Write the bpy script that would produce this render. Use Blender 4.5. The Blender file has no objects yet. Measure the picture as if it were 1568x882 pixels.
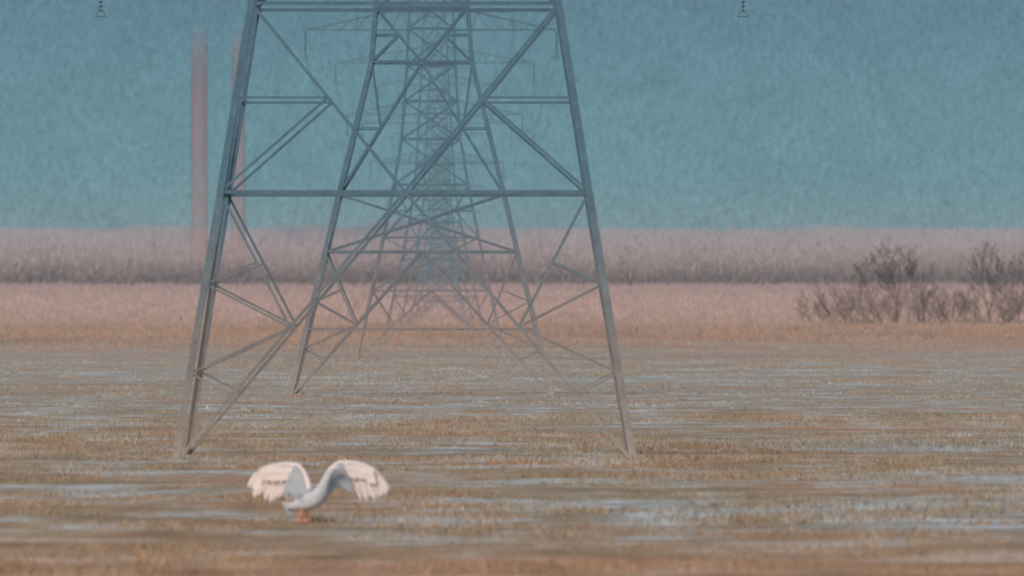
import bpy, math, random
import numpy as np
from mathutils import Vector, noise as mn
random.seed(7); rng=np.random.default_rng(7)
F=20850.0; H=3.25
def X(px,d): return (px-784)*d/F
def Z(py,d): return H+(474-py)*d/F
def lin(c):
    c=c/255.0
    return c/12.92 if c<=0.04045 else ((c+0.055)/1.055)**2.4
EG=(0.71,0.72,0.74)   # light arriving on flat ground
EV=(0.92,0.80,0.80)   # light arriving on upright faces
EW=(0.80,0.74,0.74)
EP=(0.82,0.80,0.75)
def col(r,g,b,E=EG): return (min(.9,lin(r)/E[0]),min(.9,lin(g)/E[1]),min(.9,lin(b)/E[2]),1)

scene=bpy.context.scene
def link(o):
    scene.collection.objects.link(o); return o
def mesh_obj(name,verts,faces,mat=None,smooth=False):
    me=bpy.data.meshes.new(name)
    me.from_pydata([tuple(v) for v in verts],[],[tuple(f) for f in faces])
    me.update()
    if smooth:
        for p in me.polygons: p.use_smooth=True
    o=bpy.data.objects.new(name,me)
    if mat: me.materials.append(mat)
    return link(o)

# ---------------- material helper
class NT:
    def __init__(s,name):
        s.m=bpy.data.materials.new(name); s.m.use_nodes=True
        s.t=s.m.node_tree; s.t.nodes.clear()
        s.out=s.n('ShaderNodeOutputMaterial'); s.b=s.n('ShaderNodeBsdfPrincipled')
        s.b.inputs['Roughness'].default_value=0.95
        s.b.inputs['Specular IOR Level'].default_value=0.05
        s.l(s.b.outputs[0],s.out.inputs[0])
        g=s.n('ShaderNodeNewGeometry'); s.pos=g.outputs['Position']
    def n(s,t): return s.t.nodes.new(t)
    def l(s,a,b): s.t.links.new(a,b)
    def noise(s,scale,vec=(1,1,1),detail=3,rough=0.6,src=None,off=(0,0,0)):
        mp=s.n('ShaderNodeMapping'); mp.inputs['Scale'].default_value=vec; mp.inputs['Location'].default_value=off
        s.l(src or s.pos,mp.inputs['Vector'])
        n=s.n('ShaderNodeTexNoise'); n.inputs['Scale'].default_value=scale
        n.inputs['Detail'].default_value=detail; n.inputs['Roughness'].default_value=rough
        s.l(mp.outputs[0],n.inputs['Vector']); return n.outputs['Fac']
    def ramp(s,fac,stops):
        r=s.n('ShaderNodeValToRGB'); e=r.color_ramp.elements
        while len(e)<len(stops): e.new(0.5)
        for i,(p,c) in enumerate(stops): e[i].position=p; e[i].color=c if len(c)==4 else (*c,1)
        s.l(fac,r.inputs[0]); return r.outputs[0]
    def mr(s,v,a,b,c=0,d=1):
        m=s.n('ShaderNodeMapRange'); m.inputs[1].default_value=a;m.inputs[2].default_value=b
        m.inputs[3].default_value=c;m.inputs[4].default_value=d; s.l(v,m.inputs[0]); return m.outputs[0]
    def mix(s,f,a,b,mode='MIX'):
        m=s.n('ShaderNodeMix'); m.data_type='RGBA'; m.blend_type=mode
        for v,i in ((f,0),(a,6),(b,7)):
            if hasattr(v,'links'): s.l(v,m.inputs[i])
            else: m.inputs[i].default_value=v
        return m.outputs[2]
    def math(s,op,a,b=0.0):
        m=s.n('ShaderNodeMath'); m.operation=op
        for v,i in ((a,0),(b,1)):
            if hasattr(v,'links'): s.l(v,m.inputs[i])
            else: m.inputs[i].default_value=v
        return m.outputs[0]
    def scale(s,c,f):
        v=s.n('ShaderNodeVectorMath'); v.operation='SCALE'; s.l(c,v.inputs[0])
        if hasattr(f,'links'): s.l(f,v.inputs[3])
        else: v.inputs[3].default_value=f
        return v.outputs[0]
    def xyz(s,src=None):
        x=s.n('ShaderNodeSeparateXYZ'); s.l(src or s.pos,x.inputs[0]); return x.outputs
    def done(s,c): s.l(c,s.b.inputs['Base Color']); return s.m

# ---------------- world
w=bpy.data.worlds.new("World"); scene.world=w; w.use_nodes=True
nt=w.node_tree; nt.nodes.clear()
N=lambda t: nt.nodes.new(t); L=lambda a,b: nt.links.new(a,b)
wo=N('ShaderNodeOutputWorld'); bg=N('ShaderNodeBackground'); bg.inputs[1].default_value=0.1; L(bg.outputs[0],wo.inputs[0])
SUN_EL=math.radians(32); SUN_ROT=math.radians(210)
sky=N('ShaderNodeTexSky'); sky.sky_type='NISHITA'; sky.sun_disc=False
sky.sun_elevation=SUN_EL; sky.sun_rotation=SUN_ROT; sky.dust_density=4; sky.air_density=1.3
tc=N('ShaderNodeTexCoord'); sx=N('ShaderNodeSeparateXYZ'); L(tc.outputs['Generated'],sx.inputs[0])
def wmr(v,a,b,c=0,d=1):
    m=N('ShaderNodeMapRange'); m.inputs[1].default_value=a;m.inputs[2].default_value=b;m.inputs[3].default_value=c;m.inputs[4].default_value=d
    L(v,m.inputs[0]); return m.outputs[0]
g=wmr(sx.outputs[2],0.0,0.026)
rp=N('ShaderNodeValToRGB'); L(g,rp.inputs[0])
e=rp.color_ramp.elements
st=[(0,(136,142,148)),(0.24,(120,145,153)),(0.40,(109,144,153)),(0.7,(103,138,150)),(1.0,(96,125,141))]
while len(e)<len(st): e.new(.5)
for i,(p,c) in enumerate(st): e[i].position=p; e[i].color=(lin(c[0]),lin(c[1]),lin(c[2]),1)
def wnoise(scale,vec,rot,detail,rough):
    mp=N('ShaderNodeMapping'); mp.inputs['Scale'].default_value=vec; mp.inputs['Rotation'].default_value=rot
    L(tc.outputs['Generated'],mp.inputs[0]); n=N('ShaderNodeTexNoise'); n.inputs['Scale'].default_value=scale
    n.inputs['Detail'].default_value=detail; n.inputs['Roughness'].default_value=rough
    L(mp.outputs[0],n.inputs['Vector']); return n.outputs['Fac']
n1=wnoise(2600,(1,1,0.6),(0,math.radians(-30),0),5,1.0)
n2=wnoise(260,(1,1,1),(0,0,0),4,0.6)
a1=wmr(n1,0.25,0.75,0.62,1.38); a2=wmr(n2,0.25,0.75,0.93,1.07)
mm=N('ShaderNodeMath'); mm.operation='MULTIPLY'; L(a1,mm.inputs[0]); L(a2,mm.inputs[1])
m10=N('ShaderNodeMath'); m10.operation='MULTIPLY'; L(mm.outputs[0],m10.inputs[0]); m10.inputs[1].default_value=10
vs=N('ShaderNodeVectorMath'); vs.operation='SCALE'; L(rp.outputs[0],vs.inputs[0]); L(m10.outputs[0],vs.inputs[3])
mx=N('ShaderNodeMix'); mx.data_type='RGBA'; L(wmr(sx.outputs[2],0.05,0.35),mx.inputs[0]); L(vs.outputs[0],mx.inputs[6]); L(sky.outputs[0],mx.inputs[7])
L(mx.outputs[2],bg.inputs[0])

sd=bpy.data.lights.new("sun","SUN"); sd.energy=1.5; sd.angle=math.radians(20); sd.color=(1,0.92,0.84)
so=link(bpy.data.objects.new("sun",sd))
dirv=Vector((-0.5*math.cos(SUN_EL),-0.85*math.cos(SUN_EL),math.sin(SUN_EL))).normalized()
so.rotation_euler=dirv.to_track_quat('Z','Y').to_euler(); so.location=(-20,-20,60)

# ---------------- ground
def gz(y):
    z=0.0
    if y>2500:
        t=min(1,(y-2500)/1500.0); z=(t*t*(3-2*t)*0.35+t*0.65)*10.2
    return z
ys=np.concatenate([np.linspace(-400,150,12),np.linspace(160,900,75),np.linspace(920,2480,40),np.linspace(2500,4200,60),np.linspace(4400,20000,20)])
xs=np.concatenate([np.linspace(-9000,-300,14),np.linspace(-250,250,60),np.linspace(300,9000,14)])
V=[];Fc=[]
for j,y in enumerate(ys):
    for i,x in enumerate(xs):
        z=gz(y)+ (0.05*mn.noise(Vector((x*0.12,y*0.03,0))) if abs(x)<260 and 100<y<1500 else 0)
        V.append((x,y,z))
nx=len(xs)
for j in range(len(ys)-1):
    for i in range(nx-1):
        a=j*nx+i; Fc.append((a,a+1,a+nx+1,a+nx))
def field_colour(m):
    p=m.xyz()
    A=m.noise(1,(0.36,0.15,.0),5,0.68)
    B=m.noise(1,(0.08,0.032,.0),6,0.70,off=(31,7,0))
    C=m.noise(1,(0.03,0.012,.0),5,0.65,off=(3,70,0))
    G=m.noise(1,(9,.8,.0),4,0.85)
    G2=m.noise(1,(2.0,0.10,.0),4,0.9,off=(7,7,0))
    olive=m.ramp(A,[(0.34,col(106,94,76)),(0.46,col(131,117,97)),(0.56,col(146,131,110)),(0.68,col(160,145,125))])
    olive2=m.ramp(B,[(0.32,col(126,116,104)),(0.5,col(140,131,119)),(0.68,col(154,145,134))])
    base=m.mix(m.mr(p[1],170,560,0.2,0.9),olive,olive2)
    D=m.noise(1,(0.14,0.05,.0),6,0.7,off=(99,12,0))
    base=m.mix(m.mr(D,0.46,0.62,0,0.7),base,m.ramp(A,[(0.35,col(142,111,90)),(0.65,col(172,139,118))]))
    s=m.math('ADD',m.math('MULTIPLY',A,0.55),m.math('MULTIPLY',B,0.45))
    s=m.math('ADD',s,m.math('MULTIPLY',m.math('SUBTRACT',C,0.5),0.22))
    s=m.math('ADD',s,m.math('MULTIPLY',m.math('SUBTRACT',G,0.5),0.18))
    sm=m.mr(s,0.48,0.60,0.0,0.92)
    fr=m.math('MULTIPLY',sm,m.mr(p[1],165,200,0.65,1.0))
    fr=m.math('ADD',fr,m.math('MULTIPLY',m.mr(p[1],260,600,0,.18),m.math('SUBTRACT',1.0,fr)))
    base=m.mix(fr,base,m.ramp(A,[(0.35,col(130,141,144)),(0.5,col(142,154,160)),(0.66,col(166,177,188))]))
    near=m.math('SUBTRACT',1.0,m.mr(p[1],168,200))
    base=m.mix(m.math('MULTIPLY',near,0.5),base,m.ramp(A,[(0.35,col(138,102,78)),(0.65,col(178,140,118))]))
    E=m.noise(1,(0.03,0.007,.0),6,0.75,off=(5,5,0))
    rust=m.ramp(E,[(0.36,col(134,120,112)),(0.46,col(152,130,118)),(0.54,col(164,138,122)),(0.64,col(146,139,134))])
    base=m.mix(m.mr(p[1],720,1400),base,rust)
    R=m.noise(1,(0.12,0.010,.0),5,0.75,off=(15,5,0))
    reed=m.ramp(R,[(0.3,col(152,133,128)),(0.5,col(168,147,141)),(0.7,col(180,160,153))])
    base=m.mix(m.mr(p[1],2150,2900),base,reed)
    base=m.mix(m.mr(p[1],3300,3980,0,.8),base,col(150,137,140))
    gr=m.math('MULTIPLY',m.mr(G,0.25,0.75,0.74,1.26),m.mr(G2,0.25,0.75,0.78,1.22))
    return m.scale(base,gr)
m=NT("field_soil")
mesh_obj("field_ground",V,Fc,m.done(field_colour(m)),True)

# ---------------- stubble rows
vs_=[];fs_=[]
y=158.0
while y<900:
    half=0.0376*y+6
    k=int(half*2/(0.085 if y<420 else 0.22))
    for i in range(k):
        x=-half+2*half*random.random()
        d=mn.noise(Vector((x*0.3,y*0.15,3)))+0.6*mn.noise(Vector((x*0.08,y*0.05,9)))
        if d<-0.2+random.random()*0.55: continue
        yy=y+random.uniform(-.6,.6)
        f=1 if y<420 else 1.7
        for b in range(3):
            h=random.uniform(0.03,0.11)*(0.8+max(0,d)); wd=random.uniform(.010,.032)*f; bx=x+random.uniform(-.08,.08)
            lx=random.uniform(-.07,.07); n=len(vs_)
            vs_+= [(bx-wd,yy,-0.04),(bx+wd,yy+random.uniform(-.02,.02),-0.04),(bx+lx,yy+random.uniform(-.05,.05),h)]
            fs_.append((n,n+1,n+2))
    y+=random.uniform(0.8,2.2)*(1 if y<420 else 2.4)
m=NT("dry_stubble")
base=field_colour(m)
b=m.noise(1,(12,2,0),3,.7,off=(4,4,0))
c2=m.ramp(b,[(0.3,col(80,70,60)),(0.5,col(124,108,92)),(0.7,col(170,150,130))])
pp=m.xyz()
mesh_obj("stubble_grass",vs_,fs_,m.done(m.mix(m.mr(pp[1],200,600,.5,.15),m.scale(base,.9),c2)))
# rough far grass and reeds
vs_=[];fs_=[]
for i in range(42000):
    t=random.random(); yy=900*(3980/900)**t
    if random.random()<.45: yy=random.uniform(2300,3990)
    x=random.uniform(-1,1)*(0.0376*yy+25)
    k=min(1,max(0,(yy-1000)/1700)); h=random.uniform(.3,1.0)*(0.12+1.5*k); wd=random.uniform(.05,.22)*(1+k); n=len(vs_)
    z=gz(yy)
    vs_+=[(x-wd,yy,z-.1),(x+wd,yy,z-.1),(x+random.uniform(-.3,.3),yy,z+h)]; fs_.append((n,n+1,n+2))
m=NT("reed_blades")
base=field_colour(m); b=m.noise(1,(1.2,.03,.3),3,.8)
sc=m.scale(base,m.mr(b,.3,.7,.62,.98))
mesh_obj("reed_grass",vs_,fs_,m.done(m.mix(1.0,sc,(.91,.97,1.05,1),'MULTIPLY')))

# ---------------- lattice pylons
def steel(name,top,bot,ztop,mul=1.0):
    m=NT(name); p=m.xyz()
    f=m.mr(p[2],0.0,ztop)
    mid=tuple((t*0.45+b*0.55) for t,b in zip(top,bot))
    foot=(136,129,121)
    c=m.ramp(f,[(0.0,col(*foot,EP)),(0.22,col(*bot,EP)),(0.45,col(*mid,EP)),(0.68,col(*top,EP))])  # haze put into the steel colour, fading to soil tones at the feet
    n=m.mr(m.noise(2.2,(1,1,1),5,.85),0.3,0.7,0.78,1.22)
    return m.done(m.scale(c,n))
def beam(V,Fc,a,b,t):
    a=Vector(a); b=Vector(b); d=(b-a)
    if d.length<1e-4: return
    d.normalize(); u=d.cross(Vector((0,1,0)))
    if u.length<.05: u=d.cross(Vector((1,0,0)))
    u.normalize(); v=d.cross(u).normalized()
    sec=[(-.5,-.3),(.5,-.3),(.5,.3),(-.5,.3)]
    n=len(V)
    for P in (a,b):
        for s in sec: V.append(P+u*(s[0]*t)+v*(s[1]*t))
    for i in range(4):
        j=(i+1)%4; Fc.append((n+i,n+j,n+4+j,n+4+i))
    Fc.append((n+3,n+2,n+1,n)); Fc.append((n+4,n+5,n+6,n+7))
def lerp(a,b,t): return a+(b-a)*t
def pylon(name_parent,cx,cy,levels,arms,mat,tl,td,ins_len=1.6,rings=()):
    root=link(bpy.data.objects.new(name_parent,None)); root.location=(cx,cy,0)
    V=[];Fc=[];Vb=[];Fb=[]
    for (z,w_) in rings:
        cs=[Vector((sx*w_,sy*w_,z)) for sx,sy in((-1,-1),(1,-1),(1,1),(-1,1))]
        for i in range(4): beam(Vb,Fb,cs[i],cs[(i+1)%4],td*.8)
    for k in range(len(levels)-1):
        z0,w0,_,_=levels[k]; z1,w1,typ,hor=levels[k+1]
        cs0=[Vector((sx*w0,sy*w0,z0)) for sx,sy in((-1,-1),(1,-1),(1,1),(-1,1))]
        cs1=[Vector((sx*w1,sy*w1,z1)) for sx,sy in((-1,-1),(1,-1),(1,1),(-1,1))]
        sc=tl*(1-0.35*k/len(levels))
        for i in range(4):
            beam(V,Fc,cs0[i],cs1[i],sc)
            j=(i+1)%4; a0,b0,a1,b1=cs0[i],cs0[j],cs1[i],cs1[j]
            if hor: beam(Vb,Fb,a1,b1,td*1.15)
            m1=(a1+b1)/2; m0=(a0+b0)/2
            if typ=='A' or typ=='AA':
                for s,(f0,f1) in enumerate(((a0,a1),(b0,b1))):
                    beam(Vb,Fb,m1,f0,td)
                    q=lerp(m1,f0,0.5)
                    beam(Vb,Fb,f1,q,td*.8)
                    if typ=='AA':
                        beam(Vb,Fb,q,lerp(f1,f0,.34),td*.6)
                        beam(Vb,Fb,q,lerp(f1,f0,.67),td*.6)
                        beam(Vb,Fb,lerp(f1,q,.52),lerp(f1,f0,.34),td*.55)
                        beam(Vb,Fb,lerp(q,f0,.5),lerp(f1,f0,.67),td*.55)
                    else:
                        beam(Vb,Fb,q,lerp(f1,f0,.5),td*.6)
            elif typ=='V':
                for f0,f1 in ((a0,a1),(b0,b1)):
                    beam(Vb,Fb,f1,m0,td); q=lerp(f1,m0,.5)
                    beam(Vb,Fb,f0,q,td*.85); beam(Vb,Fb,q,lerp(f0,f1,.5),td*.7)
            elif typ=='X':
                beam(Vb,Fb,a0,b1,td*.8); beam(Vb,Fb,b0,a1,td*.8)
    o=mesh_obj("legs",V,Fc,mat); o.parent=root
    o=mesh_obj("bracing",Vb,Fb,mat); o.parent=root
    if arms:
        V=[];Fc=[];Vi=[];Fi=[]
        for (z,span,hw,rise) in arms:
            for s in (-1,1):
                tip=Vector((s*span,0,z))
                for sy in (-1,1):
                    r0=Vector((s*hw,sy*hw,z)); r1=Vector((s*hw*.9,sy*hw*.9,z+rise))
                    beam(V,Fc,r0,tip,td*.6); beam(V,Fc,r1,tip,td*.6)
                    nseg=6
                    for q in range(nseg):
                        t=(q+.5)/nseg; a=lerp(r0,tip,q/nseg); b=lerp(r1,tip,t); c=lerp(r0,tip,(q+1)/nseg)
                        beam(V,Fc,a,b,td*.3); beam(V,Fc,b,c,td*.3)
                for q in range(9):
                    zz=z-0.15-q*ins_len/9.5; n=len(Vi)
                    for rr,dz in ((.03,0),(.09,-.05),(.03,-.09)):
                        for a in range(8):
                            an=a*math.pi/4; Vi.append((tip.x+rr*math.cos(an),rr*math.sin(an),zz+dz))
                    for r in range(2):
                        for a in range(8):
                            b=(a+1)%8; Fi.append((n+r*8+a,n+r*8+b,n+r*8+8+b,n+r*8+8+a))
                zb=z-ins_len-.15
                beam(Vi,Fi,(tip.x,0,z),(tip.x,0,zb),.05)
                beam(Vi,Fi,(tip.x-.12,0,zb+.02),(tip.x+.12,0,zb+.02),.05)
                beam(Vi,Fi,(tip.x-.10,0,zb),(tip.x-.20,0,zb-.20),.04)
                beam(Vi,Fi,(tip.x+.10,0,zb),(tip.x+.20,0,zb-.20),.04)
                beam(Vi,Fi,(tip.x-.22,0,zb-.20),(tip.x+.22,0,zb-.20),.05)
        o=mesh_obj("cross_arms",V,Fc,mat); o.parent=root
        o=mesh_obj("insulators",Vi,Fi,mat); o.parent=root
    return root
mA=steel("hazy_steel_near",(76,102,115),(118,112,110),9.0)
d1=303.0
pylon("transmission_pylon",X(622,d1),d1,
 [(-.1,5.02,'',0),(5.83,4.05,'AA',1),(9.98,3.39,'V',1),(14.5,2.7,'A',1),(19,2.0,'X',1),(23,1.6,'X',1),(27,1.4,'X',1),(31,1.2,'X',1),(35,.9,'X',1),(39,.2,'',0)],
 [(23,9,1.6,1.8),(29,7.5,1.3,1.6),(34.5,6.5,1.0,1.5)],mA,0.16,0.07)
mB=steel("hazy_steel_mid",(76,102,115),(114,109,110),12.0)
d2=517.5+4
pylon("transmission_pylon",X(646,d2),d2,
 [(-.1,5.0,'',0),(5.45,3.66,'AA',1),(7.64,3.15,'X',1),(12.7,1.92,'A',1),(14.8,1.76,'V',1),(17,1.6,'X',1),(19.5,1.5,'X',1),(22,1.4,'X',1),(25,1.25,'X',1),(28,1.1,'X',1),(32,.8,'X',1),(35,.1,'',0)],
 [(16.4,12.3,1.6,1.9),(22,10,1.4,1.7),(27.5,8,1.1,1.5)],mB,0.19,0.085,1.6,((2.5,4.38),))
lv=[(0,4.9,'',0),(4.5,3.9,'A',1),(8,3.15,'X',1),(11.5,2.45,'A',1),(14.5,1.95,'X',1),(17,1.75,'X',1),(19.4,1.6,'X',1),(21.8,1.5,'X',1),(24,1.35,'X',1),(26.2,1.25,'X',1),(28.5,1.15,'X',1),(31,1.0,'X',1),(34,.8,'X',1),(38,.1,'',0)]
ar=[(21.7,8.3,1.5,1.5),(26.6,9.4,1.25,1.5),(31.4,7.4,1.0,1.4)]
for r,top,bot,tl_,td_ in ((3.0,(80,107,119),(118,110,113),.19,.10),(4.3,(84,110,122),(118,110,114),.20,.11),(5.7,(87,113,124),(120,112,116),.22,.125),(7.3,(90,116,127),(120,112,118),.24,.14),(9.2,(93,118,129),(122,114,120),.26,.155),(11,(96,120,131),(122,115,122),.28,.17)):  # farther towers get paler steel, distance haze in the colour
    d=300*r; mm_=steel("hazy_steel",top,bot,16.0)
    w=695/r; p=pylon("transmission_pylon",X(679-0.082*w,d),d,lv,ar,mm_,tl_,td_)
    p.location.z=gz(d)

# ---------------- conductors along the pylon row
V=[];Fc=[]
dd=[900,1290,1710,2190,2760,3300]
pos=[(X(679-0.082*695/(d/300),d),d,gz(d)) for d in dd]
for k in range(len(dd)-1):
    for (z,span,_,_) in ar:
        for s in(-1,1):
            a=Vector((pos[k][0]+s*span,pos[k][1],pos[k][2]+z-1.8)); b=Vector((pos[k+1][0]+s*span,pos[k+1][1],pos[k+1][2]+z-1.8))
            pr=a
            for q in range(1,13):
                t=q/12; c=lerp(a,b,t); c.z-=4*1.5*t*(1-t); beam(V,Fc,pr,c,.02); pr=c
m=NT("aluminium_cable"); 
mesh_obj("power_line_cables",V,Fc,m.done(m.ramp(m.noise(1),[(0.3,col(84,108,118,EP)),(0.7,col(96,118,128,EP))])))

# ---------------- distant woodland
V=[];Fc=[]
def fbm(x,s,o=4):
    v=0;a=1
    for i in range(o): v+=a*mn.noise(Vector((x*s,i*7.3+s*100,1.7))); a*=.55; s*=2.1
    return v
def bp(px):
    g=lambda c,w:math.exp(-((px-c)/w)**2)
    return 5*g(240,50)+8*g(470,60)+10*g(640,80)+3*g(1250,60)
def toppx(x):
    px=784+x*F/4150; return 348+3.5*fbm(x,0.02)+2.0*fbm(x,.15)-bp(px)
xs_=np.arange(-470,470,1.0)
for x in xs_:
    yy=4180+14*mn.noise(Vector((x*.05,3,0)))
    V.append((x,yy,6)); V.append((x,yy,Z(toppx(x)+6,4180)))
for i in range(len(xs_)-1):
    a=2*i; Fc.append((a,a+2,a+3,a+1))
for i in range(70000):
    x=random.uniform(-1,1); x=x*190 if random.random()<.8 else x*460
    yy=random.uniform(4030,4178); zt_=Z(toppx(x),4150)
    zb_=9.5; u=random.random()**.9; h=random.uniform(.6,1.9); z=zb_+(zt_-zb_-1.0)*u
    if z+h>zt_+random.uniform(-.6,1.1): h=max(.3,zt_-z)
    wd=random.uniform(.10,.30); n=len(V)
    an=random.uniform(-.2,.2); cx,cy=math.cos(an)*wd,math.sin(an)*wd
    V.extend([(x-cx,yy-cy,z-h*.5),(x+cx,yy+cy,z-h*.5),(x+random.uniform(-.5,.5),yy,z+h)]); Fc.append((n,n+1,n+2))
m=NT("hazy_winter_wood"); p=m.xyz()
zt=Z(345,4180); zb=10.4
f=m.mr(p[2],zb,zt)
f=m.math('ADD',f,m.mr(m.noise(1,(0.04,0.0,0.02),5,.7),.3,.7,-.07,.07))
c=m.ramp(f,[(0.0,col(142,131,131,EW)),(0.05,col(126,119,122,EW)),(0.13,col(123,117,121,EW)),(0.28,col(141,131,135,EW)),(0.45,col(154,142,147,EW)),(0.65,col(155,145,152,EW)),(0.85,col(145,142,151,EW)),(1.0,col(128,140,150,EW))])  # haze put into the wood colour, turning blue-grey towards the treetops
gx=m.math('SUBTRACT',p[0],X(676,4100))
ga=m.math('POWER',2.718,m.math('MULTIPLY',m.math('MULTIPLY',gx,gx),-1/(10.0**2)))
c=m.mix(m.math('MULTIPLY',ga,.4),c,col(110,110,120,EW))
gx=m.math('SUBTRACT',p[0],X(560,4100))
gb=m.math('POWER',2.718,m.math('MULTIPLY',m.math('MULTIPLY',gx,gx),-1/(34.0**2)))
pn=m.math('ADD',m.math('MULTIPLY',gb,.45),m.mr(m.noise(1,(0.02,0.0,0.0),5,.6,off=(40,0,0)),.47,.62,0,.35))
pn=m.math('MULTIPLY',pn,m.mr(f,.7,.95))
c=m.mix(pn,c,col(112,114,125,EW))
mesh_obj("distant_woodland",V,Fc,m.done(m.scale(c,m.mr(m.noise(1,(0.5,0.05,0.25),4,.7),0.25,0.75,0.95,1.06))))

# ---------------- red smokestacks
m=NT("hazy_red_stack"); p=m.xyz(); D=3950
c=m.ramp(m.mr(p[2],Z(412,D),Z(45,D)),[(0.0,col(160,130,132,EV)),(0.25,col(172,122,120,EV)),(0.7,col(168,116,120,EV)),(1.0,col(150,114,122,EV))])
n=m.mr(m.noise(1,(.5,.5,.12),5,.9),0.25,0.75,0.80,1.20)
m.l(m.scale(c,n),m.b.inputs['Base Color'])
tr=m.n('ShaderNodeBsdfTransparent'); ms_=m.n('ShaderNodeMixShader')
al=m.ramp(m.mr(p[2],Z(412,D),Z(45,D)),[(0.0,(0,0,0)),(0.12,(.22,)*3),(0.75,(.32,)*3),(0.93,(.18,)*3),(1.0,(.02,)*3)])  # haze put into colour and alpha, stack thins out at foot and top
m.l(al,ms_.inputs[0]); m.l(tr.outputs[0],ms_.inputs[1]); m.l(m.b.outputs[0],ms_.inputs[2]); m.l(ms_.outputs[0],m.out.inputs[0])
ms=m.m
def stack(px,wpx,top):
    root=link(bpy.data.objects.new("red_smokestack",None)); x=X(px,D); root.location=(x,D,0)
    z0=gz(D)-.5; z1=Z(top,D); r=wpx*D/F/2
    prof=[(z0,r*1.1),(z0+20,r*1.0),(z1-10,r*.92),(z1-9.8,r*1.05),(z1-8.6,r*1.05),(z1-8.4,r*.92),(z1,r*.88)]
    V=[];Fc=[]
    for z,rr in prof:
        for a in range(24): an=a*math.tau/24; V.append((rr*math.cos(an),rr*math.sin(an),z))
    for k in range(len(prof)-1):
        for a in range(24):
            b=(a+1)%24; Fc.append((k*24+a,k*24+b,k*24+24+b,k*24+24+a))
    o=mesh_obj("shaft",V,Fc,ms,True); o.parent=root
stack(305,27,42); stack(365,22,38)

# ---------------- bare trees, right
def bare_tree(name,x,y,h,spread,mat,stems,seed,shrub=False):
    random.seed(seed); V=[];Fc=[]
    def beam4(a,b,r0,r1):
        d=(b-a).normalized(); u=d.cross(Vector((.3,1,.1))).normalized(); v=d.cross(u); n=len(V)
        for P,r in((a,r0),(b,r1)):
            for k in range(3):
                an=k*math.tau/3; V.append(P+(u*math.cos(an)+v*math.sin(an))*r)
        for k in range(3):
            j=(k+1)%3; Fc.append((n+k,n+j,n+3+j,n+3+k))
    def br(a,d,l,r,dep,start):
        n=8 if dep==3 else 5; p=a; dd=d.copy()
        for i in range(n):
            t=i/n
            q=p+dd*(l/n); beam4(p,q,max(.028,r*(1-.8*t)),max(.022,r*(1-.8*(i+1)/n))); p=q
            dd=(dd+Vector((random.uniform(-.12,.12),random.uniform(-.12,.12),random.uniform(0,.07)))).normalized()
            if dep>0 and (i+1)/n>start:
                for _ in range(2 if dep==3 else random.choice((1,1,2))):
                    an=random.uniform(0,math.tau); ta=random.uniform(.5,1.1)
                    nd=(dd+Vector((math.cos(an)*ta,math.sin(an)*ta,.15))).normalized()
                    br(p,nd,l*random.uniform(.36,.58)*(1.1-.45*t),max(.035,r*(1-.7*t)*.45),dep-1,.2)
    for s in range(stems):
        d=Vector((random.uniform(-spread,spread),random.uniform(-spread,spread),1)).normalized()
        br(Vector((random.uniform(-.5,.5)*stems*(1.2 if shrub else .8),random.uniform(-.5,.5),-.3)),d,h*random.uniform(.7,.85),.17 if not shrub else .07,3 if not shrub else 2,.25 if not shrub else .05)
    o=mesh_obj(name,V,Fc,mat); o.location=(x,y,gz(y))
    zs=max(v[2] for v in V); s=h/zs; o.scale=(s*1.1,s,s)
m=NT("bare_bark"); mt=m.done(m.ramp(m.noise(1,(1,1,1)),[(0.3,col(94,86,91,EV)),(0.7,col(114,101,105,EV))]))
m=NT("shrub_bark"); mt2=m.done(m.ramp(m.noise(1,(1,1,1)),[(0.3,col(108,96,98,EV)),(0.7,col(130,113,112,EV))]))
D=2480
for px,top,sp,st_,nm,sd_ in ((1322,384,.12,1,"bare_tree",1),(1376,370,.15,2,"bare_tree",2),(1416,384,.15,1,"bare_tree",8),(1518,364,.15,2,"bare_tree",3),(1556,382,.15,1,"bare_tree",5),(1625,380,.2,2,"bare_tree",15)):
    bare_tree(nm,X(px,D),D+random.uniform(-20,20),(502-top)*D/F,sp,mt,st_,sd_)
for px,top,sd_ in ((1256,440,4),(1284,424,6),(1310,434,9),(1345,428,10),(1372,438,21),(1405,434,11),(1440,440,12),(1475,438,13),(1502,428,14),(1540,430,16),(1572,436,17)):
    bare_tree("bare_shrub",X(px,D),D+random.uniform(-30,20),(503-top)*D/F,1.0,mt2,7,sd_,True)
random.seed(5)
V=[];Fc=[]
for i in range(6000):
    x=X(random.gauss(1440,110),D); yy=D+random.uniform(-35,10); n=len(V)
    dens=mn.noise(Vector((x*.15,2,2)))+.6
    h=random.uniform(.3,2.4)*max(.25,dens)*(1.0 if x>X(1255,D) else .5); wd=random.uniform(.03,.08); lx=random.uniform(-.9,.9)
    V+= [(x-wd,yy,-.2),(x+wd,yy,-.2),(x+lx,yy,h)]; Fc.append((n,n+1,n+2))
m=NT("brushwood"); mesh_obj("undergrowth_brush",V,Fc,m.done(m.ramp(m.noise(1,(.4,.4,.4)),[(0.3,col(122,106,103,EV)),(0.7,col(148,127,119,EV))])))

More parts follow.
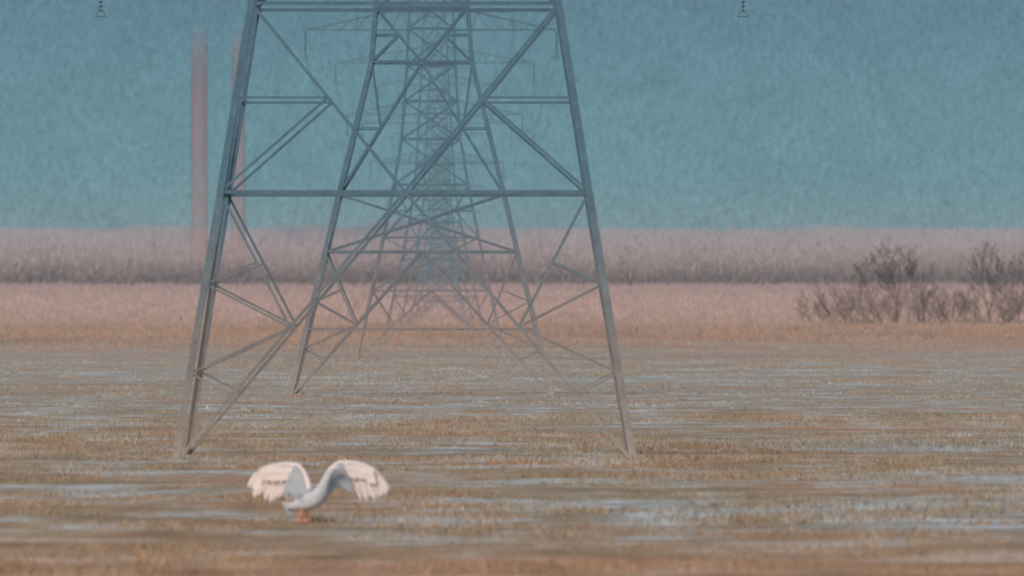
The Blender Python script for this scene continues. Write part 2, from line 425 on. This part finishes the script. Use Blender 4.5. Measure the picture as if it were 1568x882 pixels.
# ---------------- swan landing with spread wings
DB=208.0; S=DB/F
bx,bz=X(480,DB),0.0
def P(px,py,dy=0): return Vector(((px-480)*S, dy, H+(474-py)*S))
root=link(bpy.data.objects.new("swan",None)); root.location=(bx,DB,0)
def skin(name,pts,edges,rad,mat,sub=2):
    me=bpy.data.meshes.new(name); me.from_pydata([tuple(p) for p in pts],edges,[]); me.materials.append(mat)
    o=link(bpy.data.objects.new(name,me)); md=o.modifiers.new("s","SKIN"); md.use_smooth_shade=True
    for i,r in enumerate(rad):
        v=me.skin_vertices[0].data[i]; v.radius=(r,r) if not isinstance(r,tuple) else r; v.use_root=(i==0)
    sb=o.modifiers.new("u","SUBSURF"); sb.levels=sub; sb.render_levels=sub
    o.parent=root; return o
EB=(.72,.66,.66)
def plain(name,a,b,sc,E=EB):
    m=NT(name); return m.done(m.ramp(m.noise(sc,(1,1,1),5,.85),[(0.3,col(*a,E)),(0.7,col(*b,E))]))
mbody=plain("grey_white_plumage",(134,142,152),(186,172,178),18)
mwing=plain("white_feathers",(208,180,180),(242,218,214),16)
mcov=plain("grey_blue_coverts",(128,140,150),(166,160,168),18)  # grey-blue plumage of the inner wings and tail
morg=plain("orange_web",(166,98,72),(190,124,98),30)
mdark=plain("dark_mark",(80,72,78),(104,92,96),30)
body=[P(438,778,.12),P(449,774,.08),P(463,771,.03),P(479,767,0),P(490,757,-.03),P(496,744,-.06),P(500,733,-.07),P(505,724,-.08),P(511,717,-.09),P(518,715,-.11),P(524,719,-.13)]
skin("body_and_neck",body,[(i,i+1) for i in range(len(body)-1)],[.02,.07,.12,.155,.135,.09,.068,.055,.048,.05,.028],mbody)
bk=[P(524,719,-.13),P(529,723,-.15),P(532,726,-.16)]
skin("beak",bk,[(0,1),(1,2)],[(.02,.017),(.014,.01),(.007,.005)],morg,1)
def feather(V,Fc,a,b,w,bend,n=7):
    d=b-a; ax=d.normalized(); side=ax.cross(Vector((0,1,0))).normalized(); nn=len(V)
    for i in range(n+1):
        t=i/n; wd=w*(0.45+.55*math.sin(min(1,t*1.5)*math.pi/2))*math.sqrt(max(0,1-t**4))
        c=a+d*t+Vector((0,bend*t*t,0))
        V+= [c-side*wd,c+Vector((0,-.006,0)),c+side*wd]
    for i in range(n):
        k=nn+3*i; Fc.append((k,k+1,k+4,k+3)); Fc.append((k+1,k+2,k+5,k+4))
def curve(pts,t):
    f=t*(len(pts)-1); i=min(int(f),len(pts)-2); return lerp(pts[i],pts[i+1],f-i)
def wing(name,lead,trail,bend):
    V=[];Fc=[];n=44
    for i in range(n):
        t=i/(n-1); a=curve(lead,t*.96); b=curve(trail,t)
        b=lerp(a,b,random.uniform(.82,1.08)); off=Vector((0,.0018*i,0))
        feather(V,Fc,a+off,b+off,.022+.008*random.random(),bend+random.uniform(-.02,.02))
    o=mesh_obj("flight_feathers_"+name,V,Fc,mwing); o.parent=root
    V=[];Fc=[]
    for row,(l,wd) in enumerate(((.5,.03),(.30,.026))):
        for i in range(22):
            t=i/21; a=curve(lead,t*.8); b=lerp(a,curve(trail,t*.8),l*random.uniform(.85,1.1)); off=Vector((0,-.012-.01*row+.0006*i,0))
            feather(V,Fc,a+off,b+off,wd,0)
    o=mesh_obj("coverts_"+name,V,Fc,mwing); o.parent=root
    V=[];Fc=[]
    for i in range(16):
        t=i/15*.44; a=curve(lead,t); b=lerp(a,curve(trail,t),random.uniform(.75,1.0)); off=Vector((0,-.034+.001*i,0))
        feather(V,Fc,a+off,b+off,.03,0)
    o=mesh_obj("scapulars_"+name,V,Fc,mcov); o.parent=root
    pts=[curve(lead,t) for t in np.linspace(0,.97,8)]
    skin("wing_arm_"+name,pts,[(i,i+1) for i in range(7)],[.05,.042,.034,.028,.024,.02,.016,.01],mwing,1)
wing("left",[P(474,752,0),P(470,728,.02),P(458,711,.04),P(430,709,.06),P(406,714,.08),P(388,726,.09)],
     [P(460,778,.05),P(448,768,.08),P(434,764,.12),P(414,768,.14),P(390,763,.15),P(378,745,.15)],.05)
wing("right",[P(492,752,.06),P(500,722,.08),P(518,707,.08),P(545,707,.1),P(568,714,.12),P(584,728,.12)],
     [P(498,770,.12),P(522,744,.12),P(537,757,.14),P(556,767,.16),P(580,768,.17),P(597,750,.16)],.05)
V=[];Fc=[]
for i in range(9):
    t=i/8; feather(V,Fc,P(452,770,.08),P(lerp(430,441,t),lerp(770,792,t),.16),.02,.02)
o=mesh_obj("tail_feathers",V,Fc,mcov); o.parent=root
for k,(hx,hy,fx) in enumerate(((464,780,457),(472,781,467))):
    yo=-.03+.09*k
    top=P(hx,hy,yo); ank=P(fx+2,792,yo); foot=P(fx,799,yo-.02); foot.z=max(foot.z,.03)
    skin("leg_%d"%(k+1),[top,lerp(top,ank,.5),ank,foot],[(0,1),(1,2),(2,3)],[.035,.028,.02,.022],morg,1)
    V=[foot+Vector((-.01,.03,0.01)),foot+Vector((.08,-.06,-.008)),foot+Vector((.04,-.10,-.008)),foot+Vector((-.03,-.10,-.008)),foot+Vector((-.06,-.05,-.008)),foot+Vector((.0,-.03,.04))]
    o=mesh_obj("webbed_foot_%d"%(k+1),V,[(0,1,5),(1,2,5),(2,3,5),(3,4,5),(4,0,5)],morg); o.parent=root
V=[];Fc=[]
for a,b in ((P(454,757,-.15),P(461,766,-.14)),(P(459,755,-.15),P(464,762,-.14))): feather(V,Fc,a,b,.012,0,4)
o=mesh_obj("dark_marks",V,Fc,mdark); o.parent=root

# ---------------- camera
cd=bpy.data.cameras.new("camera"); cd.sensor_width=36; cd.lens=36*F/1568; cd.clip_end=40000; cd.clip_start=1
cd.dof.use_dof=True; cd.dof.focus_distance=430; cd.dof.aperture_fstop=4.2
co=link(bpy.data.objects.new("camera",cd)); co.location=(0,0,H)
co.rotation_euler=(math.radians(90)+math.atan(33/F),0,0)
scene.camera=co
scene.view_settings.view_transform='Standard'; scene.view_settings.look='None'; scene.view_settings.exposure=0
